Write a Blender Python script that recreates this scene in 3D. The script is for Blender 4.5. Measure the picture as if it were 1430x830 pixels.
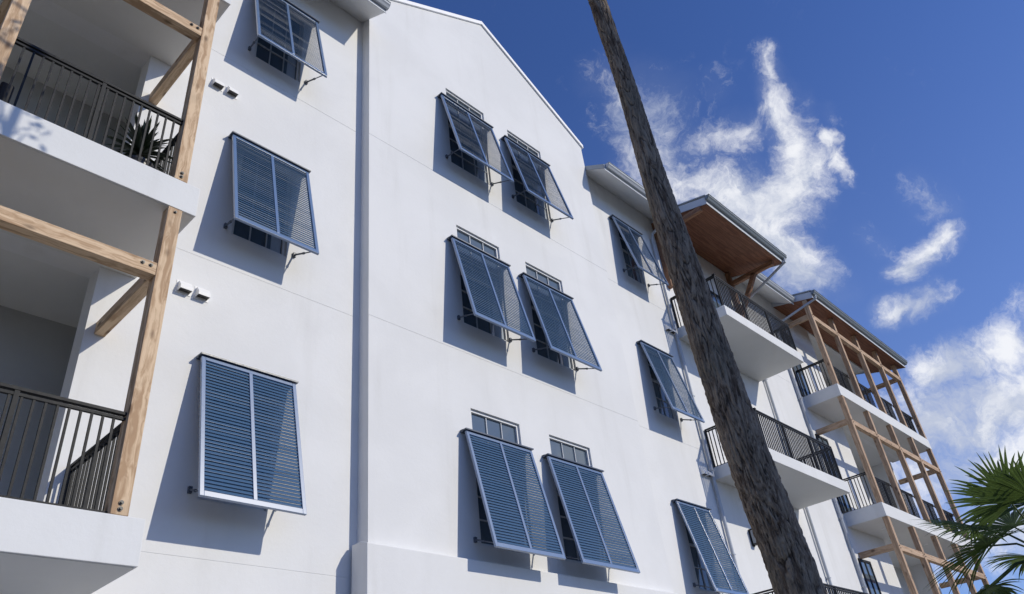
import bpy, math, random
from mathutils import Vector, Matrix, noise
from mathutils import Euler
R = math.radians
S = 1.2                     # metres per drawing unit
random.seed(7)
scene = bpy.context.scene
for o in list(bpy.data.objects): bpy.data.objects.remove(o)

# ------------------------------------------------------------------ camera
cd = bpy.data.cameras.new('camera'); cam = bpy.data.objects.new('camera', cd)
scene.collection.objects.link(cam); scene.camera = cam
F_PX, YAW, PITCH, ROLL, CY = 1071.48232, -0.863177554, 0.584552489, -0.121258167, -6.70026507
cd.sensor_fit = 'HORIZONTAL'; cd.sensor_width = 36.0; cd.lens = 36.0 * F_PX / 1430.0
cd.clip_start = 0.05; cd.clip_end = 6000
def cam_axes():
    a, b, c = YAW, PITCH, ROLL
    rz = Matrix.Rotation(-a, 3, 'Z').transposed()
    rz = Matrix(((math.cos(a), -math.sin(a), 0), (math.sin(a), math.cos(a), 0), (0, 0, 1)))
    f = Vector((0, math.cos(b), math.sin(b))); r = Vector((1, 0, 0)); u = r.cross(f)
    r2 = r * math.cos(c) + u * math.sin(c); u2 = -r * math.sin(c) + u * math.cos(c)
    return rz @ r2, rz @ u2, rz @ f
CR, CU, CF = cam_axes()
m = Matrix((CR, CU, -CF)).transposed().to_4x4(); m.translation = Vector((0, CY, 0)) * S
cam.matrix_world = m
scene.render.resolution_x = 1024; scene.render.resolution_y = 594
def pixdir(u, v):           # world direction through a point of the photograph (for the cloud bank bearings)
    return (CR * ((u - 715) / F_PX) + CU * (-(v - 415) / F_PX) + CF).normalized()

# ------------------------------------------------------------------ light
SUN = Vector((0.50, -1.0, 0.68)).normalized()          # towards the sun
sd = bpy.data.lights.new('sun', 'SUN'); sd.energy = 3.1; sd.angle = R(0.5); sd.color = (1.0, 0.93, 0.79)
sun = bpy.data.objects.new('sun', sd); scene.collection.objects.link(sun)
sun.rotation_euler = SUN.to_track_quat('Z', 'Y').to_euler()
scene.view_settings.view_transform = 'Standard'; scene.view_settings.look = 'None'
scene.view_settings.exposure = 0.0; scene.view_settings.gamma = 1.0

# ------------------------------------------------------------------ node helpers
class NT:
    def __init__(s, tree): s.t = tree; s.n = tree.nodes; s.l = tree.links
    def add(s, typ, **kw):
        n = s.n.new(typ)
        for k, v in kw.items(): setattr(n, k, v)
        return n
    def put(s, sock, v):
        if isinstance(v, bpy.types.NodeSocket): s.l.new(v, sock)
        else: sock.default_value = v
    def math(s, op, a, b=0.0, c=None, clamp=False):
        n = s.add('ShaderNodeMath', operation=op, use_clamp=clamp)
        s.put(n.inputs[0], a); s.put(n.inputs[1], b)
        if c is not None: s.put(n.inputs[2], c)
        return n.outputs[0]
    def vm(s, op, a, b=(0, 0, 0), out=0, scale=None):
        n = s.add('ShaderNodeVectorMath', operation=op)
        s.put(n.inputs[0], a); s.put(n.inputs[1], b)
        if scale is not None: s.put(n.inputs['Scale'], scale)
        return n.outputs[out]
    def noise(s, vec, scale, detail=4, rough=.5, dist=0.0):
        n = s.add('ShaderNodeTexNoise'); s.put(n.inputs['Vector'], vec)
        n.inputs['Scale'].default_value = scale; n.inputs['Detail'].default_value = detail
        n.inputs['Roughness'].default_value = rough; n.inputs['Distortion'].default_value = dist
        return n
    def ramp(s, f, stops):
        n = s.add('ShaderNodeValToRGB'); s.put(n.inputs[0], f)
        e = n.color_ramp.elements
        while len(e) < len(stops): e.new(0.5)
        for el, (p, c) in zip(e, stops):
            el.position = p; el.color = c if len(c) == 4 else (*c, 1)
        return n.outputs[0]
    def mix(s, f, a, b, mode='MIX'):
        n = s.add('ShaderNodeMix', data_type='RGBA', blend_type=mode)
        s.put(n.inputs[0], f); s.put(n.inputs[6], a); s.put(n.inputs[7], b); return n.outputs[2]
    def sstep(s, v, lo, hi):
        n = s.add('ShaderNodeMapRange', interpolation_type='SMOOTHSTEP'); s.put(n.inputs[0], v)
        n.inputs[1].default_value = lo; n.inputs[2].default_value = hi
        return n.outputs[0]

# ------------------------------------------------------------------ world: Nishita sky with cumulus banks at fixed bearings
world = bpy.data.worlds.new('World'); scene.world = world; world.use_nodes = True
W = NT(world.node_tree); W.n.clear()
out = W.add('ShaderNodeOutputWorld'); bg = W.add('ShaderNodeBackground')
sky = W.add('ShaderNodeTexSky', sky_type='NISHITA', sun_disc=False)
sky.sun_elevation = math.asin(SUN.z); sky.sun_rotation = math.atan2(SUN.x, SUN.y)
sky.altitude = 0; sky.air_density = 1.0; sky.dust_density = 0.35; sky.ozone_density = 3.0
SKY_STR = 0.099
tc = W.add('ShaderNodeTexCoord'); D = tc.outputs['Generated']
D = W.vm('NORMALIZE', D)
blue = W.mix(1.0, sky.outputs[0], (0.62, 0.83, 1.36, 1), 'MULTIPLY')
wn = W.noise(D, 7.0, 6, .55); warp = W.vm('SUBTRACT', wn.outputs['Color'], (.5, .5, .5))
wn2 = W.noise(D, 26.0, 5, .6); warp2 = W.vm('SUBTRACT', wn2.outputs['Color'], (.5, .5, .5))
Dw = W.vm('ADD', D, W.vm('SCALE', warp, scale=0.07)); Dw = W.vm('ADD', Dw, W.vm('SCALE', warp2, scale=0.030))
# ((u1,v1),(u2,v2), half width px, strength)
BANKS = [((845,110),(905,205),42,.40), ((905,160),(960,290),62,.72), ((960,210),(1040,190),34,.60),
 ((1072,85),(1092,150),20,.72), ((1092,150),(1118,235),30,.95), ((1118,235),(1085,300),38,1.1), ((1085,290),(1000,265),46,.95),
 ((1060,310),(1130,385),34,1.0), ((1020,300),(940,240),40,.72), ((985,120),(1010,140),22,.28), ((1152,195),(1180,240),13,1.05), ((1150,150),(1160,165),14,.32),
 ((1275,265),(1310,290),26,.44), ((1250,372),(1308,335),22,1.0), ((1225,435),(1300,412),20,.90), ((1195,325),(1230,345),18,.28),
 ((1300,518),(1405,488),30,1.15), ((1300,590),(1420,560),60,1.0), ((1290,660),(1440,640),60,.85), ((1150,410),(1170,400),20,.4), ((1330,740),(1500,760),60,.7),
 ((1500,480),(1640,560),60,1.0), ((1560,300),(1640,330),40,.8), ((700,-160),(860,-90),40,.7)]
acc = None
MIRR = [((600,150),(700,350),120,.55), ((700,420),(820,640),120,.75)]     # unseen cloud added behind the viewer to pale the window glass
for p, q, w, st in BANKS + MIRR:
    a, b = pixdir(*p), pixdir(*q)
    if (p, q, w, st) in MIRR: a.y *= -1; b.y *= -1
    ba = b - a; w = w / F_PX
    pa = W.vm('SUBTRACT', Dw, tuple(a))
    h = W.math('DIVIDE', W.vm('DOT_PRODUCT', pa, tuple(ba), out=1), ba.dot(ba), clamp=True)
    d = W.vm('LENGTH', W.vm('SUBTRACT', pa, W.vm('SCALE', tuple(ba), scale=h)), out=1)
    v = W.math('MULTIPLY', W.math('SUBTRACT', 1.0, W.math('DIVIDE', d, 1.55 * w), clamp=True), st)
    acc = v if acc is None else W.math('SMOOTH_MAX', acc, v, 0.08)
fb = W.noise(Dw, 17.0, 10, .66, .5)
fb2 = W.noise(Dw, 55.0, 8, .7, .6)
dens = W.math('ADD', acc, W.math('MULTIPLY', W.math('SUBTRACT', fb.outputs[0], .5), 1.15))
dens = W.math('ADD', dens, W.math('MULTIPLY', W.math('SUBTRACT', fb2.outputs[0], .5), 0.62))
gate = W.sstep(acc, 0.0, 0.16)
cl = W.math('MULTIPLY', W.sstep(dens, 0.18, 0.98), gate, clamp=True)
cl = W.math('MAXIMUM', W.math('MULTIPLY', cl, .93), W.math('MULTIPLY', W.sstep(acc, .05, 1.1), .22))
hz = W.sstep(W.add('ShaderNodeSeparateXYZ').outputs[2] if False else W.vm('DOT_PRODUCT', D, (0, 0, 1), out=1), 0.80, 0.10)
skyc = W.vm('SCALE', blue, scale=SKY_STR)
skyc = W.mix(W.math('MULTIPLY', hz, .22), skyc, (.40, .52, .86, 1))
shade = W.noise(Dw, 9.0, 4, .5)
cloudc = W.mix(W.sstep(W.math('ADD', shade.outputs[0], W.math('MULTIPLY', W.math('SUBTRACT', fb.outputs[0], .5), .7)), .36, .62), (.56, .61, .73, 1), (.95, .96, .99, 1))
W.l.new(W.mix(cl, skyc, cloudc), bg.inputs[0]); bg.inputs[1].default_value = 1.0
W.l.new(bg.outputs[0], out.inputs[0])

# ------------------------------------------------------------------ materials
def mat(name, base=(.5,.5,.5), rough=.6, metal=0.0, spec=.5):
    m = bpy.data.materials.new(name); m.use_nodes = True
    t = NT(m.node_tree); b = m.node_tree.nodes['Principled BSDF']
    b.inputs['Base Color'].default_value = (*base, 1); b.inputs['Roughness'].default_value = rough
    b.inputs['Metallic'].default_value = metal; b.inputs['Specular IOR Level'].default_value = spec
    t.b = b; t.co = t.add('ShaderNodeTexCoord').outputs['Object']
    return m, t
def bump(t, h, strength, dist=.01):
    n = t.add('ShaderNodeBump'); n.inputs['Strength'].default_value = strength; n.inputs['Distance'].default_value = dist
    t.put(n.inputs['Height'], h); t.l.new(n.outputs[0], t.b.inputs['Normal'])
def stucco(name, a, b, dirt=.06):
    m, t = mat(name, a, .85, spec=.25)
    geo = t.add('ShaderNodeNewGeometry').outputs['Position']
    big = t.noise(geo, .55, 5, .6, .4); med = t.noise(geo, 4.0, 6, .65)
    streak = t.noise(t.vm('MULTIPLY', geo, (2.2, 2.2, .22)), 1.0, 6, .6)
    c = t.mix(t.sstep(big.outputs[0], .35, .65), (*a, 1), (*b, 1))
    c = t.mix(t.math('MULTIPLY', t.sstep(streak.outputs[0], .52, .78), dirt * 2.2), c, (.52, .51, .48, 1))
    c = t.mix(t.math('MULTIPLY', t.sstep(med.outputs[0], .55, .8), dirt), c, (.60, .60, .60, 1))
    t.put(t.b.inputs['Base Color'], c)
    f1 = t.noise(geo, 220, 3, .6); f2 = t.noise(geo, 18, 4, .55)
    bump(t, t.math('ADD', t.math('MULTIPLY', f1.outputs[0], .6), t.math('MULTIPLY', f2.outputs[0], 1.2)), .25, .006)
    return m
def wood(name, axis, light, dark, rough=.75, knots=True, cell=1.0):
    m, t = mat(name, light, rough, spec=.3)
    geo = t.add('ShaderNodeNewGeometry').outputs['Position']
    info = t.add('ShaderNodeObjectInfo')
    geo = t.vm('ADD', geo, t.vm('SCALE', (13.1, 7.7, 9.3), scale=info.outputs['Random']))
    sc = [16.0, 16.0, 16.0]; sc[axis] = 1.1
    w = t.noise(geo, 2.2, 3, .5)
    g2 = t.vm('ADD', t.vm('MULTIPLY', geo, tuple(sc)), t.vm('SCALE', w.outputs['Color'], scale=1.6))
    g = t.noise(g2, 1.0, 8, .62, .8)
    fine = t.noise(t.vm('MULTIPLY', geo, tuple(x * 5 for x in sc)), 1.0, 4, .6)
    c = t.mix(t.sstep(g.outputs[0], .40, .60), (*dark, 1), (*light, 1))
    c = t.mix(t.math('MULTIPLY', t.sstep(fine.outputs[0], .55, .75), .35), c, tuple(x * .62 for x in dark) + (1,))
    blot = t.noise(geo, 1.7, 4, .6)
    c = t.mix(t.math('MULTIPLY', t.sstep(blot.outputs[0], .5, .75), .35), c, tuple(x * .55 for x in light) + (1,))
    if knots:
        kn = t.add('ShaderNodeTexVoronoi'); s3 = [5.5, 5.5, 5.5]; s3[axis] = 2.6
        t.put(kn.inputs['Vector'], t.vm('MULTIPLY', geo, tuple(s3))); kn.inputs['Scale'].default_value = 1.0
        k = t.sstep(kn.outputs['Distance'], .24, .07)
        c = t.mix(t.math('MULTIPLY', k, .8), c, (.10, .055, .03, 1))
    t.put(t.b.inputs['Base Color'], c)
    bump(t, t.math('ADD', g.outputs[0], t.math('MULTIPLY', fine.outputs[0], .5)), .35, .004)
    return m
M = {}
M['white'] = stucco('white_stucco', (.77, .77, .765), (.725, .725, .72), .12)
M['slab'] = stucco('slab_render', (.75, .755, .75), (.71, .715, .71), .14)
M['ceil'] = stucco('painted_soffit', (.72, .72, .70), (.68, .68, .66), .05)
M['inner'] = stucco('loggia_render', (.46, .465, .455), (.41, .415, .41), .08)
pine_l, pine_d = (.70, .52, .345), (.43, .28, .165)
for ax, k in enumerate('xyz'): M['wood' + k] = wood('rough_sawn_pine_' + k, ax, pine_l, pine_d)
for ax, k in enumerate('xyz'): M['post' + k] = wood('aged_pine_' + k, ax, (.56, .40, .27), (.37, .24, .15))
M['soffit'] = wood('cedar_board_soffit', 0, (.31, .135, .072), (.20, .08, .042), .6, False)
for ax, k in ((1,'y'),(2,'z')): M['cedar'+k] = wood('cedar_beam_'+k, ax, (.38, .20, .11), (.22, .11, .06), .6)
def boards(m, width=.15):
    t = NT(m.node_tree); b = m.node_tree.nodes['Principled BSDF']
    src = b.inputs['Base Color'].links[0].from_socket
    geo = t.add('ShaderNodeNewGeometry').outputs['Position']; sp = t.add('ShaderNodeSeparateXYZ'); t.l.new(geo, sp.inputs[0])
    f = t.math('FRACT', t.math('DIVIDE', sp.outputs[1], width)); fl = t.math('FLOOR', t.math('DIVIDE', sp.outputs[1], width))
    wn = t.add('ShaderNodeTexWhiteNoise', noise_dimensions='1D'); t.l.new(fl, wn.inputs['W'])
    c = t.mix(t.math('MULTIPLY', wn.outputs[0], .30), src, (.16, .07, .035, 1))
    c = t.mix(t.math('LESS_THAN', f, .05), c, (.05, .025, .015, 1))
    t.l.new(c, b.inputs['Base Color'])
boards(M['soffit'])
def paint(name, c, rough, spec=.5, var=.12):
    m, t = mat(name, c, rough, spec=spec)
    geo = t.add('ShaderNodeNewGeometry').outputs['Position']
    n = t.noise(geo, 3.0, 5, .6)
    t.put(t.b.inputs['Base Color'], t.mix(t.math('MULTIPLY', t.sstep(n.outputs[0], .4, .75), var), (*c, 1), (c[0]*.6+.05, c[1]*.6+.05, c[2]*.6+.05, 1)))
    n2 = t.noise(geo, 30, 3, .5); t.put(t.b.inputs['Roughness'], t.math('ADD', t.math('MULTIPLY', n2.outputs[0], .15), rough - .07))
    return m
M['blue'] = paint('slate_blue_powdercoat', (.052, .115, .215), .42, .4)
M['bluef'] = paint('slate_blue_frame_powdercoat', (.090, .165, .31), .32, .7)
M['bluef'].node_tree.nodes['Principled BSDF'].inputs['Coat Weight'].default_value = 1.0
M['bluef'].node_tree.nodes['Principled BSDF'].inputs['Coat Roughness'].default_value = .28
M['cap'] = paint('dark_blue_hinge_rail', (.05, .07, .11), .4)
M['armm'] = paint('blue_grey_arm_paint', (.075, .09, .12), .45)
M['black'] = paint('black_bronze_metal', (.010, .011, .013), .55, .25, .03)
M['galv'] = paint('grey_metal_gutter', (.46, .49, .53), .4, .5, .3)
M['roofm'] = paint('grey_metal_roof', (.30, .34, .38), .4, .5, .3)
M['dgut'] = paint('dull_grey_gutter', (.22, .25, .27), .4, .5, .3)
M['fascia'] = paint('grey_white_trim', (.62, .64, .67), .5, .4, .1)
M['whitep'] = paint('white_trim', (.80, .80, .80), .5, .4, .05)
M['muntin'] = paint('shaded_window_muntin', (.50, .52, .54), .5, .4, .05)  # white muntins, with their shade put into this grey colour
M['wframe'] = paint('white_window_frame', (.78, .78, .78), .5, .4, .05)
M['bolt'] = paint('dark_bolt', (.03, .026, .024), .4, .6)
M['coping'] = paint('bright_white_coping', (.88, .88, .88), .45)
M['glass'], _t = mat('window_glass', (.095, .13, .17), .03, spec=.9)
_n = _t.noise(_t.add('ShaderNodeNewGeometry').outputs['Position'], 1.3, 2, .5); bump(_t, _n.outputs[0], .05, .05)
M['curtain'] = paint('pale_curtain', (.40, .45, .52), .9, .1)
M['lampglass'], _ = mat('lamp_glass', (.30, .33, .36), .2)
M['green'], _t = mat('palm_leaf', (.045, .085, .022), .5, spec=.4)
_n = _t.noise(_t.co, 6, 4, .6); _t.put(_t.b.inputs['Base Color'], _t.mix(_t.sstep(_n.outputs[0], .4, .65), (.030, .058, .018, 1), (.085, .135, .036, 1)))
_tr = _t.add('ShaderNodeBsdfTranslucent'); _tr.inputs[0].default_value = (.11, .17, .04, 1); _mx = _t.add('ShaderNodeMixShader'); _mx.inputs[0].default_value = .35
_o = M['green'].node_tree.nodes['Material Output']; _t.l.new(_t.b.outputs[0], _mx.inputs[1]); _t.l.new(_tr.outputs[0], _mx.inputs[2]); _t.l.new(_mx.outputs[0], _o.inputs[0])
M['green2'], _t = mat('dark_sword_leaf', (.02, .035, .018), .4)
_n = _t.noise(_t.co, 14, 4, .6); _t.put(_t.b.inputs['Base Color'], _t.mix(_n.outputs[0], (.010, .018, .010, 1), (.035, .060, .028, 1)))
M['treeg'], _t = mat('broad_leaf', (.03, .05, .02), .6)
_n = _t.noise(_t.co, 1.6, 4, .6); _t.put(_t.b.inputs['Base Color'], _t.mix(_t.sstep(_n.outputs[0], .4, .6), (.012, .022, .010, 1), (.05, .085, .028, 1)))
def bark():
    m, t = mat('fissured_bark', (.2, .17, .14), .92, spec=.2)
    geo = t.add('ShaderNodeNewGeometry'); pos = geo.outputs['Position']
    a = t.noise(t.vm('MULTIPLY', pos, (30, 30, 4.5)), 1.0, 8, .7, 1.2)
    b = t.noise(pos, 3.0, 4, .6); c3 = t.noise(t.vm('MULTIPLY', pos, (60, 60, 22)), 1.0, 5, .65)
    at = t.add('ShaderNodeAttribute', attribute_name='fissure')
    c = t.mix(t.sstep(a.outputs[0], .36, .62), (.12, .082, .056, 1), (.38, .30, .22, 1))
    c = t.mix(t.math('MULTIPLY', t.sstep(b.outputs[0], .5, .7), .5), c, (.20, .175, .13, 1))
    c = t.mix(t.math('MULTIPLY', t.sstep(at.outputs['Fac'], .35, .95), .85), c, (.035, .026, .02, 1))
    t.put(t.b.inputs['Base Color'], c)
    bump(t, t.math('ADD', a.outputs[0], t.math('MULTIPLY', c3.outputs[0], .5)), .8, .012)
    return m
M['bark'] = bark()
M['trunk'], _t = mat('palm_trunk_fibre', (.14, .11, .085), .9)
_n = _t.noise(_t.vm('MULTIPLY', _t.co, (4, 4, 22)), 1.0, 6, .7); _t.put(_t.b.inputs['Base Color'], _t.mix(_n.outputs[0], (.06, .045, .035, 1), (.24, .20, .16, 1))); bump(_t, _n.outputs[0], .8, .03)
M['grass'], _t = mat('lawn', (.05, .08, .03), .9)
_n = _t.noise(_t.co, 1.5, 8, .7); _t.put(_t.b.inputs['Base Color'], _t.mix(_n.outputs[0], (.06, .065, .045, 1), (.12, .12, .09, 1)))
M['pave'], _t = mat('concrete_paving', (.34, .33, .31), .85)
_n = _t.noise(_t.co, 2.5, 7, .7); _t.put(_t.b.inputs['Base Color'], _t.mix(_n.outputs[0], (.26, .25, .235, 1), (.36, .35, .33, 1)))
M['asph'], _t = mat('asphalt', (.05, .05, .05), .9)
_n = _t.noise(_t.co, 12, 7, .7); _t.put(_t.b.inputs['Base Color'], _t.mix(_n.outputs[0], (.035, .035, .036, 1), (.075, .075, .075, 1)))
M['pot'] = paint('dark_glazed_pot', (.05, .05, .055), .4)
M['sofa'] = paint('black_wicker', (.014, .014, .017), .7)
M['dkroof'] = paint('dark_shingle', (.035, .036, .045), .6)
M['line'] = paint('white_road_paint', (.75, .75, .73), .7)

# ------------------------------------------------------------------ mesh helpers (drawing units; scaled by S when built)
WP = {}
class MB:
    def __init__(s): s.v = []; s.f = []
    def quad(s, a, b, c, d): i = len(s.v); s.v += [a, b, c, d]; s.f.append((i, i+1, i+2, i+3)); return s
    def poly(s, pts): i = len(s.v); s.v += list(pts); s.f.append(tuple(range(i, i+len(pts)))); return s
    def box(s, x0, x1, y0, y1, z0, z1):
        i = len(s.v)
        s.v += [(x0,y0,z0),(x1,y0,z0),(x1,y1,z0),(x0,y1,z0),(x0,y0,z1),(x1,y0,z1),(x1,y1,z1),(x0,y1,z1)]
        s.f += [(i,i+3,i+2,i+1),(i+4,i+5,i+6,i+7),(i,i+1,i+5,i+4),(i+1,i+2,i+6,i+5),(i+2,i+3,i+7,i+6),(i+3,i,i+4,i+7)]
        return s
    def prism(s, prof, x0, x1, axis=0):       # closed profile (a,b) swept along an axis
        n = len(prof); i = len(s.v)
        for x in (x0, x1):
            for a, b in prof: s.v.append((x, a, b) if axis == 0 else ((a, x, b) if axis == 1 else (a, b, x)))
        for k in range(n): s.f.append((i+k, i+(k+1) % n, i+n+(k+1) % n, i+n+k))
        s.f.append(tuple(i+k for k in range(n))[::-1]); s.f.append(tuple(i+n+k for k in range(n)))
        return s
    def bar(s, p, q, w, h, up=(0, 0, 1)):     # rectangular bar from p to q
        p, q, up = Vector(p), Vector(q), Vector(up); d = (q-p).normalized()
        a = d.cross(up)
        if a.length < 1e-4: a = d.cross(Vector((1, 0, 0)))
        a.normalize(); b = a.cross(d); i = len(s.v)
        for c in (p, q):
            for sa, sb in ((-1,-1),(1,-1),(1,1),(-1,1)): s.v.append(tuple(c + a*sa*w/2 + b*sb*h/2))
        s.f += [(i,i+1,i+2,i+3),(i+7,i+6,i+5,i+4)]+[(i+k,i+4+k,i+4+(k+1)%4,i+(k+1)%4) for k in range(4)]
        return s
    def tube(s, pts, rad, n=10):
        pts = [Vector(p) for p in pts]; i = len(s.v); prev = None
        for k, p in enumerate(pts):
            d = (pts[min(k+1, len(pts)-1)] - pts[max(k-1, 0)]).normalized()
            a = d.cross(Vector((.31, .2, 1)) if prev is None else prev)
            if prev is not None: a = prev - d * prev.dot(d)
            a.normalize(); prev = a; b = d.cross(a); r = rad[k] if isinstance(rad, (list, tuple)) else rad
            for j in range(n):
                t = 2*math.pi*j/n; s.v.append(tuple(p + a*math.cos(t)*r + b*math.sin(t)*r))
        for k in range(len(pts)-1):
            for j in range(n): s.f.append((i+k*n+j, i+k*n+(j+1)%n, i+(k+1)*n+(j+1)%n, i+(k+1)*n+j))
        s.f.append(tuple(i+j for j in range(n))[::-1]); s.f.append(tuple(i+(len(pts)-1)*n+j for j in range(n)))
        return s
    def build(s, name, material, parent=None, loc=(0, 0, 0), bevel=0, smooth=False, label=None):
        me = bpy.data.meshes.new(name); me.from_pydata([Vector(v)*S for v in s.v], [], s.f); me.update()
        me.materials.append(M[material] if isinstance(material, str) else material)
        if smooth:
            for p in me.polygons: p.use_smooth = True
        o = bpy.data.objects.new(name, me); scene.collection.objects.link(o)
        loc = Vector(loc); WP[o.name] = loc
        if parent: o.parent = parent; o.location = (loc - WP[parent.name])*S
        else: o.location = loc*S
        if bevel:
            b = o.modifiers.new('bevel', 'BEVEL'); b.width = bevel; b.segments = 2; b.limit_method = 'ANGLE'
        if label: o['label'] = label
        return o
def empty(name, loc, label, cat, group=None, parent=None):
    o = bpy.data.objects.new(name, None); scene.collection.objects.link(o); loc = Vector(loc); WP[o.name] = loc
    o.empty_display_size = .3
    if parent: o.parent = parent; o.location = (loc - WP[parent.name])*S
    else: o.location = loc*S
    if label: o['label'] = label
    if cat: o['category'] = cat
    if group: o['group'] = group
    return o
def tag(o, label, cat, group=None):
    o['label'] = label; o['category'] = cat
    if group: o['group'] = group
def copy_part(o, loc, parent, label=None):        # a part with its sub-parts, moved to another world place
    c = o.copy(); scene.collection.objects.link(c); c.parent = parent
    WP[c.name] = Vector(loc); c.location = (Vector(loc) - WP[parent.name])*S
    if label: c['label'] = label
    for ch in list(o.children):
        d = ch.copy(); scene.collection.objects.link(d); d.parent = c
    return c
def structure(o): o['kind'] = 'structure'; return o

GZ = -1.33
# ------------------------------------------------------------------ ground
structure(MB().quad((-2500,-2500,GZ),(2500,-2500,GZ),(2500,2500,GZ),(-2500,2500,GZ)).build('ground', 'grass'))
structure(MB().quad((-12,-3.6,GZ+.004),(34,-3.6,GZ+.004),(34,.2,GZ+.004),(-12,.2,GZ+.004)).build('path', 'pave'))
structure(MB().quad((-60,-15,GZ+.004),(90,-15,GZ+.004),(90,-8.2,GZ+.004),(-60,-8.2,GZ+.004)).build('road', 'asph'))
structure(MB().box(-60,90,-8.2,-8.07,GZ-.05,GZ+.10).build('kerb', 'pave', bevel=.01))

# ------------------------------------------------------------------ the apartment building
B = empty('apartment_building', (7.9, 0, GZ), 'white stucco apartment building with blue louvered shutters, timber balcony posts and gabled bay', 'building')
YL, YR = .20, .15
def wall_grid(x0, x1, z0, z1, y, holes, joints=(), depth=.12, mb=None):
    mb = mb or MB(); jw = .007
    xs = sorted({x0, x1, *[h[0] for h in holes], *[h[1] for h in holes]}); xs = [x for x in xs if x0 <= x <= x1]
    zs = {z0, z1, *[h[2] for h in holes], *[h[3] for h in holes]}
    for j in joints: zs |= {j, j+jw}
    zs = sorted(z for z in zs if z0 <= z <= z1)
    for xa, xb in zip(xs, xs[1:]):
        for za, zb in zip(zs, zs[1:]):
            xm, zm = (xa+xb)/2, (za+zb)/2
            if any(h[0] < xm < h[1] and h[2] < zm < h[3] for h in holes): continue
            jj = any(j < zm < j+jw for j in joints); yy = y + (.003 if jj else 0)
            mb.quad((xa,yy,za),(xb,yy,za),(xb,yy,zb),(xa,yy,zb))
            if jj:
                mb.quad((xa,y,za),(xb,y,za),(xb,yy,za),(xa,yy,za)); mb.quad((xa,yy,zb),(xb,yy,zb),(xb,y,zb),(xa,y,zb))
    for h in holes:
        a, b, c, d = h[:4]; dd = h[4] if len(h) > 4 else depth
        mb.quad((a,y,c),(a,y+dd,c),(a,y+dd,d),(a,y,d)); (None if len(h) > 4 and b > 25 else mb.quad((b,y+dd,c),(b,y,c),(b,y,d),(b,y+dd,d)))
        mb.quad((a,y+dd,d),(b,y+dd,d),(b,y,d),(a,y,d)); mb.quad((a,y,c),(b,y,c),(b,y+dd,c),(a,y+dd,c))
    return mb
DZ = 3.2
XA, XB, WG = 6.486, 8.079, 1.25
HZ = [4.143, 7.343, 10.543]                     # shutter hinge heights on storeys two to four
gwin = [(x+.21, x+.21+.956, z-1.44, z+.402) for x in (XA, XB) for z in HZ]
lwin = [(3.17, 3.90, z-1.42, z-.02) for z in HZ]
rwin = [(11.85, 12.47, z-1.46, z+.02) for z in HZ]
ledge = 11.36
# gabled bay
g = wall_grid(5.0, 10.8, GZ, 12.08, 0.0, gwin, (5.395, 8.645), .10)
g.poly([(5.0,0,12.08),(10.8,0,12.08),(7.9,0,13.80)])
g.quad((5,YL+.3,GZ),(5,0,GZ),(5,0,12.08),(5,YL+.3,12.08)); g.quad((10.8,0,GZ),(10.8,YL+.3,GZ),(10.8,YL+.3,12.08),(10.8,0,12.08))
g.prism([(5.0,12.08),(10.8,12.08),(7.9,13.80)][::-1], .24, .26, 1)
g.build('gable_wall', 'white', B)
cop = MB()
cop.prism([(4.95,12.05),(4.95,12.14),(7.9,13.90),(10.85,12.14),(10.85,12.05),(7.9,13.80)], -.035, .28, 1)
cop.build('rake_coping', 'coping', B)
pd = MB(); pd.prism([(GZ and .15,GZ),(-.12,GZ),(-.12,2.46),(-.002,2.50),(.15,2.50)], 4.90, 10.84)
pd.build('plinth', 'white', B, bevel=.01)
# left wing wall with loggia openings
FL = [2.01, 5.21, 8.41]                          # left balcony floor levels
logg = [(-3.0, 1.88, f, f+2.86, .26) for f in FL]
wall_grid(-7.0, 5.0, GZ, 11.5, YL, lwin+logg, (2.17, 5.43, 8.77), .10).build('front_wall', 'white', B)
lg = MB(); lc = MB()
for f in FL:
    y0, y1 = YL+.26, 1.45; a, b = -3.4, 2.5; t = f+2.86
    lg.quad((a,y1,f),(b,y1,f),(b,y1,t),(a,y1,t)); lg.quad((b,y0,f),(b,y1,f),(b,y1,t),(b,y0,t)); lg.quad((a,y1,f),(a,y0,f),(a,y0,t),(a,y1,t))
    lg.quad((1.88,y0,f),(b,y0,f),(b,y0,t),(1.88,y0,t)); lg.quad((a,y0,f),(-3,y0,f),(-3,y0,t),(a,y0,t))
    lc.quad((a,y0,t),(b,y0,t),(b,y1,t),(a,y1,t)); lc.quad((a,y0,f),(b,y0,f),(b,y1,f),(a,y1,f))
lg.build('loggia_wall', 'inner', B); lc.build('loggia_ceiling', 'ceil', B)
for f in FL:
    d = MB().box(-.55,1.25,1.38,1.44,f+.02,f+2.05).build('sliding_door', 'black', B)
    MB().box(-.48,.32,1.36,1.379,f+.09,f+1.98).box(.40,1.18,1.36,1.379,f+.09,f+1.98).build('pane', 'glass', d, loc=(0,0,0))
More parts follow.
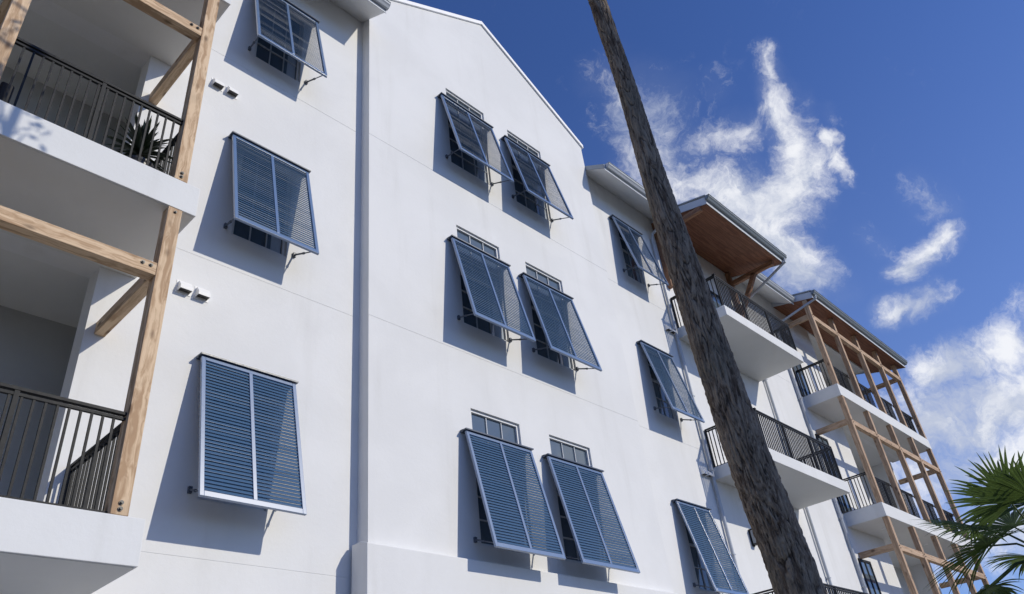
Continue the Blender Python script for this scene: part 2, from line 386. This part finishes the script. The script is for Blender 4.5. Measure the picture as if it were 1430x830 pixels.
# right wing wall
F2 = [2.0, 5.2, 8.4]
rlog = [(21.75, 26.1, f, f+2.868, .12) for f in F2]
rw = wall_grid(10.8, 26.1, GZ, 11.6, YR, rwin+rlog, (2.17, 5.43, 8.66), .10)
rw.build('front_wall', 'white', B)
rl_ = MB()
for f in F2:
    a, b, y0, y1, t = 21.75, 26.0, YR+.12, 1.30, f+2.868
    rl_.quad((a,y1,f),(b,y1,f),(b,y1,t),(a,y1,t)); rl_.quad((a,y0,f),(a,y1,f),(a,y1,t),(a,y0,t)); rl_.quad((b,y1,f),(b,.46,f),(b,.46,t),(b,y1,t)); rl_.quad((26.1,.46,f),(b,.46,f),(b,.46,t),(26.1,.46,t))
    MB().quad((a,y0,t),(b+.1,y0,t),(b+.1,y1,t),(a,y1,t)).build('loggia_ceiling', 'ceil', B); MB().quad((a,y0,f),(b+.1,y0,f),(b+.1,y1,f),(a,y1,f)).build('loggia_floor', 'ceil', B)
rl_.build('loggia_wall', 'white', B)
bw = MB(); bw.quad((26.1,.46,GZ),(26.1,9,GZ),(26.1,9,11.6),(26.1,.46,11.6))
for za, zb in ((GZ,2.0),(4.868,5.2),(8.068,8.4),(11.268,11.6)): bw.quad((26.1,YR,za),(26.1,.46,za),(26.1,.46,zb),(26.1,YR,zb))
bw.quad((-7,9,GZ),(-7,YL,GZ),(-7,YL,11.5),(-7,9,11.5))
bw.quad((26.1,9,GZ),(-7,9,GZ),(-7,9,11.5),(26.1,9,11.5)); bw.build('outer_wall', 'white', B)

# roofs: pitched main roof, cross gable
def roof_z(y): return 11.24 + .6*(y+.46)
rf = MB()
for xa, xb in ((13.48, 17.28), (19.5, 26.7)):
    rf.prism([(YR+.05,11.72),(4.6,roof_z(4.6)-.01),(9.69,11.21),(9.69,11.10),(4.6,roof_z(4.6)-.14),(YR+.05,11.55)][::-1], xa, xb)
EAVES = ((10.81, 13.475), (17.285, 19.495))
for xa, xb in ((-7.4, 4.99),) + EAVES:
    rf.prism([(-.47,11.10),(-.47,11.22),(4.6,roof_z(4.6)),(9.7,11.22),(9.7,11.10),(4.6,roof_z(4.6)-.14)], xa, xb)
rf.prism([(5.03,11.9),(7.9,13.62),(10.77,11.9)], .27, 5.2, 1)
ro = rf.build('roof', 'roofm', B)
for xa, xb, yw in ((-7.4, 4.992, YL),) + tuple((p, q, YR) for p, q in EAVES):
    MB().quad((xa,-.46,11.098),(xb,-.46,11.098),(xb,yw,11.098+.6*(yw+.46)),(xa,yw,11.098+.6*(yw+.46))).build('soffit', 'white', ro)
    MB().box(xa,xb-.004,-.474,-.462,11.05,11.2).build('fascia', 'fascia', ro)
def gutter_mb(x0, x1, y, z, w=.10, h=.10):
    mb = MB(); t = .006
    prof = [(y,z),(y-w*.55,z-.004),(y-w*.8,z+h*.35),(y-w,z+h*.55),(y-w,z+h),(y-w-.012,z+h),(y-w-.012,z+h+t),(y-w+t,z+h+t),(y-w+t,z+h*.6),(y-w*.75,z+h*.4),(y-w*.5,z+t),(y-t,z+t),(y-t,z+h+.02),(y,z+h+.02)]
    mb.prism(prof, x0, x1)
    for x in (x0, x1-.006): mb.prism([(y,z+.001),(y-w*.55,z-.003),(y-w,z+h*.55),(y-w,z+h-.001),(y,z+h+.019)], x, x+.006)
    x = x0+.5
    while x < x1-.2: mb.box(x, x+.02, y-w-.016, y-.002, z+h+.004, z+h+.012); x += .55
    return mb
gutter_mb(-7.4, 5.0, -.475, 11.12).build('gutter', 'galv', ro)
for xa, xb in EAVES: gutter_mb(xa+.04, xb-.02, -.475, 11.12).build('gutter', 'galv', ro)

def timber_roof(x0, x1, yf, zf, slope, name='balcony_roof'):
    yb = YR+.9; mb = MB(); zt = zf+.20
    mb.prism([(yf,zf+.02),(yf,zt),(yb,zt+slope*(yb-yf)),(yb,zf+slope*(yb-yf)+.02)], x0, x1)
    r = mb.build(name, 'roofm', B)
    MB().prism([(yf+.012,zf+.004),(YR-.004,zf+.004+slope*(YR-yf)),(YR-.004,zf-.012+slope*(YR-yf)),(yf+.012,zf-.012)], x0+.03, x1-.03).build('board_soffit', 'soffit', r)
    fa = MB().box(x0-.012,x1+.012,yf-.014,yf-.001,zf-.02,zt-.02)
    for xa, xb in ((x0-.014,x0-.001),(x1+.001,x1+.014)):
        fa.prism([(yf,zf-.02),(yf,zt-.03),(YR-.01,zt-.03+slope*(YR-yf)),(YR-.01,zf-.02+slope*(YR-yf))], xa, xb)
    fa.build('fascia', 'fascia', r)
    MB().prism([(yf-.05,zt-.006),(yf-.05,zt+.014),(YR,zt+.014+slope*(YR-yf)),(YR,zt-.006+slope*(YR-yf))], x0-.04, x1+.04).build('drip_edge', 'galv', r)
    gutter_mb(x0-.03, x1+.03, yf-.016, zt-.12, .11, .10).build('gutter', 'dgut', r)
    return r
r1 = timber_roof(13.5, 17.25, -1.30, 11.02, .25)
r2 = timber_roof(19.55, 26.6, -1.00, 11.05, .25)

# ------------------------------------------------------------------ windows
def make_window(w, h, nx, nz, loc):
    mb = MB(); fw = .035
    mb.box(0,w,-.045,.0,0,fw); mb.box(0,w,-.045,.0,h-fw,h); mb.box(0,fw,-.045,0,fw,h-fw); mb.box(w-fw,w,-.045,0,fw,h-fw)
    win = mb.build('window', 'wframe', B, loc=loc, bevel=.002)
    mu = MB(); mr = h*.52
    mu.box(fw,w-fw,-.040,-.005,mr-.022,mr+.022)
    for k in range(1, nx): x = fw+(w-2*fw)*k/nx; mu.box(x-.007,x+.007,-.030,-.008,fw,mr-.022); mu.box(x-.007,x+.007,-.030,-.008,mr+.022,h-fw)
    for k in range(1, nz):
        for lo, hi in ((fw,mr-.022),(mr+.022,h-fw)):
            z = lo+(hi-lo)*k/nz
            for j in range(nx):
                xa = fw+(w-2*fw)*j/nx+(.009 if j else 0); xb = fw+(w-2*fw)*(j+1)/nx-(.009 if j < nx-1 else 0)
                mu.box(xa,xb,-.028,-.009,z-.009,z+.009)
    mu.build('muntins', 'muntin', win, loc=loc)
    MB().quad((fw,-.012,fw),(w-fw,-.012,fw),(w-fw,-.012,h-fw),(fw,-.012,h-fw)).build('pane', 'glass', win, loc=loc)
    cu = MB(); n = 14; x0 = w*.74; x1 = w-.05; z1 = h*.36
    for k in range(n):
        ya = -.0135-.002*(k % 2); xa = x0+(x1-x0)*k/n; xb = x0+(x1-x0)*(k+1)/n; yb = -.0135-.002*((k+1) % 2)
        cu.quad((xa,ya,fw+.02),(xb,yb,fw+.02),(xb,yb,z1),(xa,ya,z1))
    cu.build('curtain', 'curtain', win, loc=loc)
    return win
def place(kind, holes, y, args):
    first = None; res = []
    for a, b, c, d in holes:
        loc = (a+.002, y+.076, c+.002)
        if first is None: first = make_window(b-a-.004, d-c-.004, *args, loc); res.append(first)
        else: res.append(copy_part(first, loc, B))
    return res
place('g', gwin, 0.0, (3, 3)); place('l', lwin, YL, (3, 2)); place('r', rwin, YR, (2, 2))

# ------------------------------------------------------------------ bahama shutters
TH = math.atan2(.355, 1.605); LEN = 1.645; PITCH_S = .0400
U = Vector((0, -math.sin(TH), -math.cos(TH))); N = Vector((0, -math.cos(TH), math.sin(TH)))
def make_shutter(w, loc, spread):
    fr = MB(); st = .042; th = .032
    def pbar(xa, xb, sa, sb, t=th):
        i = len(fr.v)
        for q in (-t/2, t/2):
            for x, s_ in ((xa,sa),(xb,sa),(xb,sb),(xa,sb)): p = U*s_ + N*q; fr.v.append((x, p.y, p.z))
        fr.f.extend([(i,i+1,i+2,i+3),(i+7,i+6,i+5,i+4)]+[(i+k,i+4+k,i+4+(k+1)%4,i+(k+1)%4) for k in range(4)])
    pbar(0, st, .02, LEN); pbar(w-st, w, .02, LEN); pbar(st, w-st, .02, .02+.045); pbar(st, w-st, LEN-.055, LEN)
    pbar(w/2-.020, w/2+.020, .065, LEN-.055)
    sh = fr.build('bahama_shutter', 'bluef', B, loc=loc, bevel=.003)
    MB().box(-.02,w+.02,-.045,.030,-.009,.009).box(-.015,w+.015,.030,.078,-.018,.018).build('hinge_rail', 'cap', sh, loc=loc)
    ang = R(56)                                   # slat slope below horizontal, outer edge low
    C = Vector((0, -math.cos(ang), -math.sin(ang))); T = Vector((0, -math.sin(ang), math.cos(ang)))
    for xa, xb in ((st, w/2-.020), (w/2+.020, w-st)):
        lv = MB(); s_ = .065+PITCH_S*.45
        while s_ < LEN-.06:
            c = U*s_; i = len(lv.v); ch, t = .0217, .0039
            jit = random.uniform(-.0009, .0009)
            prof = [c - C*ch - T*t, c - C*ch + T*(t+jit), c + C*(ch-.002) + T*(t+jit), c + C*ch + T*t*.6, c + C*ch - T*t]
            lv.prism([(p.y, p.z) for p in prof], xa, xb); s_ += PITCH_S
        lv.build('louver_panel', 'blue', sh, loc=loc)
    e = U*(LEN-.06) - N*.02
    for x, xo in ((.035, .10), (w-.035, w-.08)):
        ar = MB(); wy = .078; wz = -1.40
        p = Vector((xo, wy-.02, wz)); q = Vector((x, e.y, e.z))
        ar.tube([p, p.lerp(q, .45)], .0115, 8); ar.tube([p.lerp(q, .44), q], .0075, 8)
        ar.tube([p.lerp(q, .42), p.lerp(q, .49)], .016, 8)
        ar.box(xo-.018,xo+.018,wy-.03,wy,wz-.032,wz+.032)
        ar.build('support_arm', 'armm', sh, loc=loc)
    return sh
def shutters(spots, w, labels):
    first = None
    for loc, lb in zip(spots, labels):
        if first is None: first = make_shutter(w, loc, 0)
        else: copy_part(first, loc, B)
shutters([(x, -.08, z) for x in (XA, XB) for z in HZ], WG, [None]*6)
shutters([(2.98, YL-.08, z+.045) for z in HZ], 1.10, [None]*3)
shutters([(11.59, YR-.08, z) for z in HZ], 1.085, [None]*3)

# ------------------------------------------------------------------ balconies
def rail_run(mb, p, q, z0, h=.82, posts=(), gap=.081, skip_ends=False):
    p, q = Vector((p[0], p[1], 0)), Vector((q[0], q[1], 0)); L = (q-p).length; d = (q-p).normalized()
    def P(t, z): v = p + d*t; return (v.x, v.y, z)
    mb.bar(P(0,z0+h-.012), P(L,z0+h-.012), .042, .024); mb.bar(P(0,z0+h-.052), P(L,z0+h-.052), .026, .022)
    mb.bar(P(0,z0+.018), P(L,z0+.018), .026, .022)
    n = max(2, round(L/gap)); up = (d.x, d.y, 0)
    for k in range(1, n):
        t = L*k/n; mb.bar(P(t,z0+.028), P(t,z0+h-.062), .0175, .0175, up)
    for t in posts: mb.bar(P(t,z0-.0), P(t,z0+h-.024), .034, .034, up)
    return mb
def bolts(par, loc_list, r=.017):
    for (x, y, z) in loc_list:
        b = MB(); b.tube([(x,y+.002,z),(x,y-.010,z)], r, 12); b.tube([(x,y-.009,z),(x,y-.020,z)], r*.55, 6)
        b.build('bolt', 'bolt', par)
# left timber-framed balconies
def left_balcony(f):
    sl = MB().box(-3.2,2.23,-1.06,YL-.001,f-.34,f).build('balcony', 'slab', B, bevel=.006)
    MB().box(-3.18,2.21,-1.04,YL-.002,f-.3435,f-.34-.0002).build('underside', 'ceil', sl)
    ti, tp = f-.004, f+2.86
    for x in (1.975, .34, -1.35, -3.05):
        MB().box(x,x+.128,-1.058,-.93,f+.002,tp-.0045).build('post', 'woodz', sl, bevel=.006)
        MB().box(x-.012,x+.088,-.928,YL,f+2.10,f+2.235).build('tie_beam', 'woody', sl, bevel=.006)
        bolts(sl, [(x+.062,-1.058,f+.09),(x+.062,-1.058,f+.045)] )
        bolts(sl, [(x+.066,-1.058,tp-.05)], .014)
    for xa, xb in ((.47,1.973),(-1.22,.338),(-2.92,-1.352)):
        MB().box(xa,xb,-1.055,-.94,f+2.075,f+2.205).build('beam', 'woodx', sl, bevel=.006)
        bolts(sl, [(xb-.05,-1.055,f+2.16),(xb-.12,-1.055,f+2.16)])
    rl = MB()
    for xa, xb in ((.47,1.972),(-1.22,.338),(-2.92,-1.352)): rail_run(rl, (xa,-1.0), (xb,-1.0), f, .80, posts=((xb-xa)*.5,), gap=.079)
    rail_run(rl, (2.03,-.925), (2.03,YL-.01), f, .80, posts=(.018, 1.09), gap=.079)
    rl.build('railing', 'black', sl)
for f in FL: left_balcony(f)
# concrete balconies beside the shuttered wall
F1 = [1.91, 5.11, 8.31]
def mid_balcony(f):
    sl = MB().box(13.36,16.9,-1.06,YR-.001,f-.24,f).build('balcony', 'slab', B, bevel=.006)
    MB().box(13.38,16.88,-1.04,YR-.004,f-.2435,f-.2402).build('underside', 'ceil', sl)
    rl = MB(); xa, xb = 13.42, 16.83
    rail_run(rl, (xa,-1.0), (xb,-1.0), f, .82, posts=(.0, 1.12, 2.27, xb-xa))
    rail_run(rl, (xa,-.98), (xa,YR-.02), f, .82, posts=(1.10,)); rail_run(rl, (xb,-.98), (xb,YR-.02), f, .82, posts=(1.10,))
    rl.build('railing', 'black', sl)
    MB().box(xa-.03,xa+.03,-1.03,-.97,f+.822,f+.84).build('post_cap', 'black', sl)
for f in F1: mid_balcony(f)
# far timber-framed balconies
F2 = [2.0, 5.2, 8.4]; YB = -.82
def far_balcony(f, top):
    sl = MB().box(19.5,26.1,YB,YR-.001,f-.33,f).box(26.102,26.3,YB,.46,f-.33,f).build('balcony', 'slab', B, bevel=.006)
    MB().box(19.52,26.28,YB+.02,YR-.004,f-.3335,f-.3302).build('underside', 'ceil', sl)
    tp = 11.05+.25*(YB+1.0)-.02 if top else f+2.865
    for k in range(5):
        x = 19.55+1.64*k
        MB().box(x,x+.13,YB+.002,YB+.132,f+.002,tp).build('post', 'postz', sl, bevel=.006)
        if k < 4: MB().box(x+.132,x+1.638,YB+.012,YB+.12,f+2.07,f+2.22).build('beam', 'postx', sl, bevel=.006)
        if k in (0, 4): MB().box(x+.02,x+.11,YB+.134,YR if k == 0 else .455,f+2.11,f+2.25).build('tie_beam', 'posty', sl, bevel=.006)
        bolts(sl, [(x+.04,YB+.002,f+2.17),(x+.09,YB+.002,f+2.12)], .012)
    rl = MB()
    for k in range(4):
        x = 19.55+1.64*k; rail_run(rl, (x+.12,YB+.17), (x+1.65,YB+.17), f, .82, posts=(.5, 1.04), gap=.098)
    rail_run(rl, (19.6,YB+.14), (19.6,YR-.02), f, .82, posts=(.82,)); rail_run(rl, (26.2,YB+.14), (26.2,.44), f, .82, posts=(1.1,))
    rl.build('railing', 'black', sl)
    if not top:
        dl = MB()
        for x in (20.6, 23.6): dl.tube([(x,-.3,f-.345),(x,-.3,f-.334)], .05, 14)
        dl.build('ceiling_fixture', 'whitep', sl)
for f in F2: far_balcony(f, f > 8)
# timber brackets carrying the balcony roof
for x in (13.45, 16.85):
    br = MB().box(x,x+.12,YR-.12,YR-.001,9.45,11.02+.25*(YR-.12+1.3)-.03).build('bracket', 'cedarz', B, bevel=.006)
    MB().box(x+.01,x+.11,-1.14,YR-.122,10.90,11.03).build('bracket_beam', 'cedary', br, bevel=.006)
    MB().bar((x+.06,YR-.11,10.02),(x+.06,-.60,10.94),.10,.12).build('bracket_brace', 'cedary', br, bevel=.006)
# doors on the right wing
def door(x0, x1, f, hh=1.95, YR=YR):
    d = MB().box(x0,x0+.06,YR-.03,YR+.01,f,f+hh).box(x1-.06,x1,YR-.03,YR+.01,f,f+hh).box(x0+.06,x1-.06,YR-.03,YR+.01,f+hh-.06,f+hh)
    d.box((x0+x1)/2-.03,(x0+x1)/2+.03,YR-.026,YR+.01,f,f+hh-.06).box(x0+.06,(x0+x1)/2-.03,YR-.026,YR+.01,f+.002,f+.08).box((x0+x1)/2+.03,x1-.06,YR-.026,YR+.01,f+.002,f+.08)
    o = d.build('balcony_door', 'black', B)
    MB().quad((x0+.06,YR-.012,f+.08),(x1-.06,YR-.012,f+.08),(x1-.06,YR-.012,f+hh-.06),(x0+.06,YR-.012,f+hh-.06)).build('pane', 'glass', o)
for f in F1: door(14.62, 16.1, f+.002)
for f in F2: door(19.42, 20.12, f+.002, 2.1); door(22.9, 24.4, f+.002, 2.05, 1.30)
# wall lanterns
for z in (GZ+2.0, 3.72, 6.92, 10.1):
    if z > 10: continue
    ln = MB().box(14.17,14.25,YR-.02,YR-.001,z-.02,z+.30)
    ln.box(14.15,14.27,YR-.13,YR-.0205,z+.28,z+.30).box(14.15,14.27,YR-.13,YR-.0205,z,z+.02)
    for xx in (14.15,14.26):
        for yy in (YR-.13,YR-.031): ln.box(xx,xx+.01,yy,yy+.01,z+.02,z+.28)
    lo = ln.build('wall_lantern', 'black', B)
    MB().box(14.165,14.255,YR-.115,YR-.035,z+.022,z+.278).build('glass_panel', 'lampglass', lo)
# paired exhaust hoods
def hood(x, y, z):
    w, h, d = .125, .115, .085
    o = MB().prism([(y-.001,z+h),(y-.03,z+h),(y-d,z+h*.35),(y-d,z),(y-d+.006,z),(y-d+.006,z+h*.33),(y-.03,z+h-.008),(y-.001,z+h-.008)], x, x+w)
    for xa in (x-.004, x+w): o.prism([(y-.001,z),(y-.001,z+h),(y-.03,z+h),(y-d,z+h*.35),(y-d,z)], xa, xa+.004)
    o.box(x-.02,x+w+.02,y-.006,y-.0005,z-.02,z+h+.02)
    oo = o.build('exhaust_hood', 'whitep', B)
    MB().quad((x,y-.012,z+.008),(x+w,y-.012,z+.008),(x+w,y-d+.008,z+.008),(x,y-d+.008,z+.008)).build('screen', 'bolt', oo)
for z in (4.90, 8.12):
    hood(2.66, YL, z); hood(2.86, YL, z)
    hood(12.86, YR, z-.02); hood(13.03, YR, z-.02)
# downspouts
def downspout(x, ztop, pts=None, y=YR-.055, rr=.034):
    o = MB()
    path = [(x,y,GZ+.05),(x,y,ztop-.06)] + (pts or [])
    o.tube(path, rr, 12)
    z = 0.2
    while z < ztop-.2: o.box(x-rr-.012,x+rr+.012,y-rr-.004,YR-.001,z,z+.022); z += 1.6
    o.build('downspout', 'galv', B, smooth=False)
downspout(13.20, 10.75, [(13.20,YR-.10,10.82),(13.20,-.46,11.06),(13.20,-.52,11.13)])
downspout(17.20, 10.35, [(17.20,YR-.10,10.42),(17.20,-1.22,10.95),(17.20,-1.36,11.0),(17.20,-1.37,11.10)])
downspout(19.10, 10.45, [(19.14,YR-.10,10.52),(19.62,-.90,10.98),(19.66,-1.05,11.03),(19.66,-1.06,11.13)])

# ------------------------------------------------------------------ objects on the upper left balcony
# spiky potted plant
PC = Vector((1.74, -.70, 5.21))
pl = empty('potted_plant', PC, 'potted spiky green plant with sword leaves behind the black balcony railing', 'potted plant')
pot = MB(); n = 20
prof = [(.10,0),(.13,.03),(.15,.22),(.16,.24),(.16,.26),(.14,.26),(.135,.22)]
for k, (r_, z_) in enumerate(prof):
    for j in range(n): t = 2*math.pi*j/n; pot.v.append((r_*math.cos(t), r_*math.sin(t), z_))
for k in range(len(prof)-1):
    for j in range(n): pot.f.append((k*n+j, k*n+(j+1)%n, (k+1)*n+(j+1)%n, (k+1)*n+j))
pot.f.append(tuple((len(prof)-1)*n+j for j in range(n)))
pot.build('pot', 'pot', pl, loc=PC)
stem = MB().tube([(0,0,.2),(.01,0,.34),(0,.01,.48)], .03, 8); stem.build('stem', 'trunk', pl, loc=PC)
lf = MB()
for k in range(95):
    az = k*2.39996; el = R(random.uniform(-10, 85)); L = random.uniform(.27, .42); w = random.uniform(.013, .021)
    d0 = Vector((math.cos(az)*math.cos(el), math.sin(az)*math.cos(el), math.sin(el))); side = Vector((-math.sin(az), math.cos(az), 0))
    base = Vector((0, 0, .42+.08*math.sin(el))); prev = None
    for j in range(6):
        t = j/5; p = base + d0*L*t + Vector((0, 0, -.10*t*t*math.cos(el)))
        ww = w*(1-t)**.6*(.6+.8*min(1, t*3)); a, b = p-side*ww, p+side*ww; c = p + Vector((0,0,-.004))
        if prev: lf.quad(prev[0], prev[2], tuple(c), tuple(a)); lf.quad(prev[2], prev[1], tuple(b), tuple(c))
        prev = (tuple(a), tuple(b), tuple(c))
lf.build('foliage', 'green2', pl, loc=PC)
# low dark sofa
so = empty('patio_sofa', (-.1, -.5, 5.21), 'low black patio sofa seen in part behind the railing by the upper left post', 'sofa')
L0 = (-.1, -.5, 5.21)
MB().box(-.6,.6,-.28,.25,.14,.26).build('seat', 'sofa', so, loc=L0, bevel=.02)
MB().box(-.6,.6,.15,.27,.262,.58).build('backrest', 'sofa', so, loc=L0, bevel=.02)
for x in (-.71, .605): MB().box(x,x+.105,-.30,.28,.10,.46).build('armrest', 'sofa', so, loc=L0, bevel=.02)
for x in (-.65, .62):
    for y in (-.26, .2): MB().box(x,x+.05,y,y+.05,0,.099 if True else 0).build('leg', 'sofa', so, loc=L0)

# ------------------------------------------------------------------ leaning trunk close to the camera
TP = [(3.38,-5.3,GZ,.150),(3.30,-5.3,-.2,.112),(3.213,-5.3,.604,.0985),(3.075,-5.3,1.228,.092),(2.985,-5.3,2.034,.0800),(2.915,-5.3,2.753,.0650),(2.88,-5.3,3.458,.0560),(2.805,-5.3,4.164,.0545),(2.74,-5.3,5.2,.052),(2.72,-5.3,6.4,.047),(2.75,-5.3,7.6,.04),(2.78,-5.28,8.6,.028),(2.76,-5.3,9.3,.012)]
def cr(p0, p1, p2, p3, t): return .5*((2*p1)+(-p0+p2)*t+(2*p0-5*p1+4*p2-p3)*t*t+(-p0+3*p1-3*p2+p3)*t**3)
def bark_trunk():
    NA, sub = 150, 90; v = []; fis = []; f = []; rows = 0
    for k in range(len(TP)-1):
        ps = [TP[max(0,k-1)], TP[k], TP[k+1], TP[min(len(TP)-1,k+2)]]
        for i in range(sub if k < 8 else 20):
            t = i/(sub if k < 8 else 20); x, y, z, r = [cr(*[p[q] for p in ps], t) for q in range(4)]
            for j in range(NA):
                a = 2*math.pi*j/NA; ca, sa = math.cos(a), math.sin(a)
                P = Vector((ca*r*46, sa*r*46, z*7.0))
                tw = noise.noise_vector(Vector((ca*1.2, sa*1.2, z*1.4)))*1.3
                n1 = noise.noise(P + tw); ridge = 1-abs(n1)*2.0                         # fissures where n1 is near zero
                n2 = noise.noise(P*2.3 + Vector((5,1,2)) + tw*1.5); n3 = noise.noise(P*5.0+tw)*1.3 + noise.noise(Vector((P.x*9, P.y*9, P.z*5)))*.8; n0 = noise.noise(Vector((ca*.8, sa*.8, z*1.1)))
                fs = max(0, (ridge-.72)/.28); fs2 = max(0, (1-abs(n2)*2-.80)/.20)
                dr = r*(.06*n0 - .085*fs - .05*fs2 + .035*n3 + .04*n2) 
                rr = r*1.0 + dr
                v.append((x+ca*rr, y+sa*rr, z)); fis.append(min(1, fs*.9+fs2*.45))
            rows += 1
    for q in range(rows-1):
        for j in range(NA): f.append((q*NA+j, q*NA+(j+1)%NA, (q+1)*NA+(j+1)%NA, (q+1)*NA+j))
    return v, f, fis
trv, trf, fis = bark_trunk()
tree = empty('tall_tree', (3.38, -5.3, GZ), 'tall leaning bare trunk with dark fissured bark standing in front of the building', 'tree')
mb = MB(); mb.v = trv; mb.f = trf; to = mb.build('trunk', 'bark', tree, smooth=True)
at = to.data.attributes.new('fissure', 'FLOAT', 'POINT'); at.data.foreach_set('value', fis)
def leaf_cloud(centers, n, size, seed=1):
    rnd = random.Random(seed); mb = MB()
    for (cx, cy, cz, r) in centers:
        for _ in range(n):
            d = Vector((rnd.gauss(0,1), rnd.gauss(0,1), rnd.gauss(0,1))); d.normalize(); p = Vector((cx,cy,cz)) + d*r*(rnd.random()**.45)
            a = Vector((rnd.gauss(0,1), rnd.gauss(0,1), rnd.gauss(0,1))).normalized(); b = a.cross(Vector((rnd.gauss(0,1), rnd.gauss(0,1), rnd.gauss(0,1)))).normalized()
            s_ = size*rnd.uniform(.6,1.3)
            mb.quad(tuple(p-a*s_), tuple(p+b*s_*.42), tuple(p+a*s_), tuple(p-b*s_*.42))
    return mb
cc = []; rnd = random.Random(3); limbs = MB()
for k in range(16):
    z = 6.9+k*.16; az = k*2.4; L = rnd.uniform(.35, .75); q = Vector((2.44+math.cos(az)*L*.55, -5.3+math.sin(az)*L, z+.15))
    limbs.tube([(2.75,-5.3,z-.15), tuple(Vector((2.75,-5.3,z)).lerp(q,.5)), tuple(q)], [.02,.014,.007], 6); cc.append((q.x,q.y,q.z,.26))
limbs.build('limb', 'bark', tree)
leaf_cloud(cc, 38, .045, 5).build('crown', 'treeg', tree)

# unseen tree added behind the viewer to shade the trunk from direct sun
ST = Vector((2.95, -5.3, 0)) + Vector((.5, -1, .68))*7.2
sh = empty('shade_tree', (ST.x, ST.y, GZ), 'unseen broad leafy tree added behind the viewer to shade the trunk', 'tree')
MB().tube([(ST.x,ST.y,GZ),(ST.x+.1,ST.y,1.5),(ST.x,ST.y,4),(ST.x,ST.y,7)], [.3,.24,.2,.08], 14).build('trunk', 'bark', sh)
rnd = random.Random(9); cc = []; lb = MB()
for k in range(34):
    a = rnd.uniform(0, 6.283); q = (ST.x+math.cos(a)*rnd.uniform(0,1.5), ST.y+math.sin(a)*rnd.uniform(0,1.5), rnd.uniform(5.6, 8.6)); cc.append((*q, rnd.uniform(.4,.62)))
    lb.tube([(ST.x,ST.y,max(3.8,q[2]-1.6)), q], [.05,.015], 6)
lb.build('limb', 'bark', sh); leaf_cloud(cc, 250, .10, 8).build('crown', 'treeg', sh)

# ------------------------------------------------------------------ fan palm at the right
def fan_palm(C, label, seed, n=30, rad=.62):
    rnd = random.Random(seed); C = Vector(C)
    pt = empty('fan_palm', (C.x, C.y, GZ), label, 'palm tree')
    tr = MB(); hh = C.z-GZ; pts = [(C.x+.04*math.sin(z*2), C.y, GZ+hh*z) for z in [i/14 for i in range(15)]]
    tr.tube(pts, [.15-.03*i/14 for i in range(15)], 16); tr.build('trunk', 'trunk', pt)
    for k in range(n):
        az = k*2.39996+rnd.uniform(-.2,.2); u = (k+.5)/n; el = R(78-108*u+rnd.uniform(-8,8))
        d = Vector((math.cos(az)*math.cos(el), math.sin(az)*math.cos(el), math.sin(el))); side = Vector((-math.sin(az), math.cos(az), 0))
        side = (Matrix.Rotation(rnd.uniform(-.5,.5), 3, d) @ side)
        L = rnd.uniform(.48,.74); droop = .10+.16*u
        hub = C + d*L + Vector((0,0,-droop*.5)); nrm = side.cross(d).normalized()
        ax = (d + Vector((0,0,-.28-.2*u))).normalized(); side2 = side; nrm = side2.cross(ax).normalized()
        fr = MB(); fr.tube([tuple(C), tuple(C+d*L*.5+Vector((0,0,.02))), tuple(hub)], [.014,.010,.008], 6)
        nb = 42; r_ = rad*rnd.uniform(.85,1.1)
        for b in range(nb):
            th = R(-104+208*(b+.5)/nb)+rnd.uniform(-.02,.02); dr = (ax*math.cos(th)+side2*math.sin(th))
            ln = r_*(1-.30*(abs(th)/2.06)**2)*rnd.uniform(.9,1.08); half = th and 1; wd = .5*ln*.55*(R(236)/nb)*.98
            tang = (side2*math.cos(th)-ax*math.sin(th)); prev = None; fold = nrm*.010*(1 if b % 2 else -1)
            dp = rnd.uniform(.06,.16)+(.10 if rnd.random() < .2 else 0)
            for j in range(7):
                t = j/6; w_ = (wd*min(1, t/.55) if t < .55 else wd*(1-(t-.55)/.45)**.8)+.0008
                cup = nrm*(.10*ln*(1-abs(math.cos(th)))*t)
                p = hub + dr*ln*t + cup + Vector((0,0,-dp*ln*t**2.6*1.4)) 
                a, c2 = p - tang*w_, p + tang*w_; m_ = p + nrm*(-.35*w_)
                if prev: fr.quad(prev[0], prev[2], tuple(m_), tuple(a)); fr.quad(prev[2], prev[1], tuple(c2), tuple(m_))
                prev = (tuple(a), tuple(c2), tuple(m_))
        fr.build('frond', 'green', pt)
    return pt
fan_palm((8.95, -5.30, 1.46), 'green fan palm with spiky fronds at the right of the building', 11, 17, .62)

# ------------------------------------------------------------------ far right: dark roofed house and a tree behind the palm
H = empty('neighbour_house', (34, -2, GZ), 'dark low roof of a neighbouring house behind the fan palm', 'house')
MB().box(30.5,38,-6.5,2.2,GZ,3.1).build('wall', 'slab', H)
MB().poly([(30,-7,3.1),(30,2.7,3.1),(33,-1,4.6)]).poly([(38.5,2.7,3.1),(38.5,-7,3.1),(35.5,-1,4.6)]).quad((30,2.7,3.1),(38.5,2.7,3.1),(35.5,-1,4.6),(33,-1,4.6)).quad((38.5,-7,3.1),(30,-7,3.1),(33,-1,4.6),(35.5,-1,4.6)).quad((30,-7,3.1),(38.5,-7,3.1),(38.5,2.7,3.1),(30,2.7,3.1)).build('roof', 'dkroof', H)

scene.render.engine = 'CYCLES'
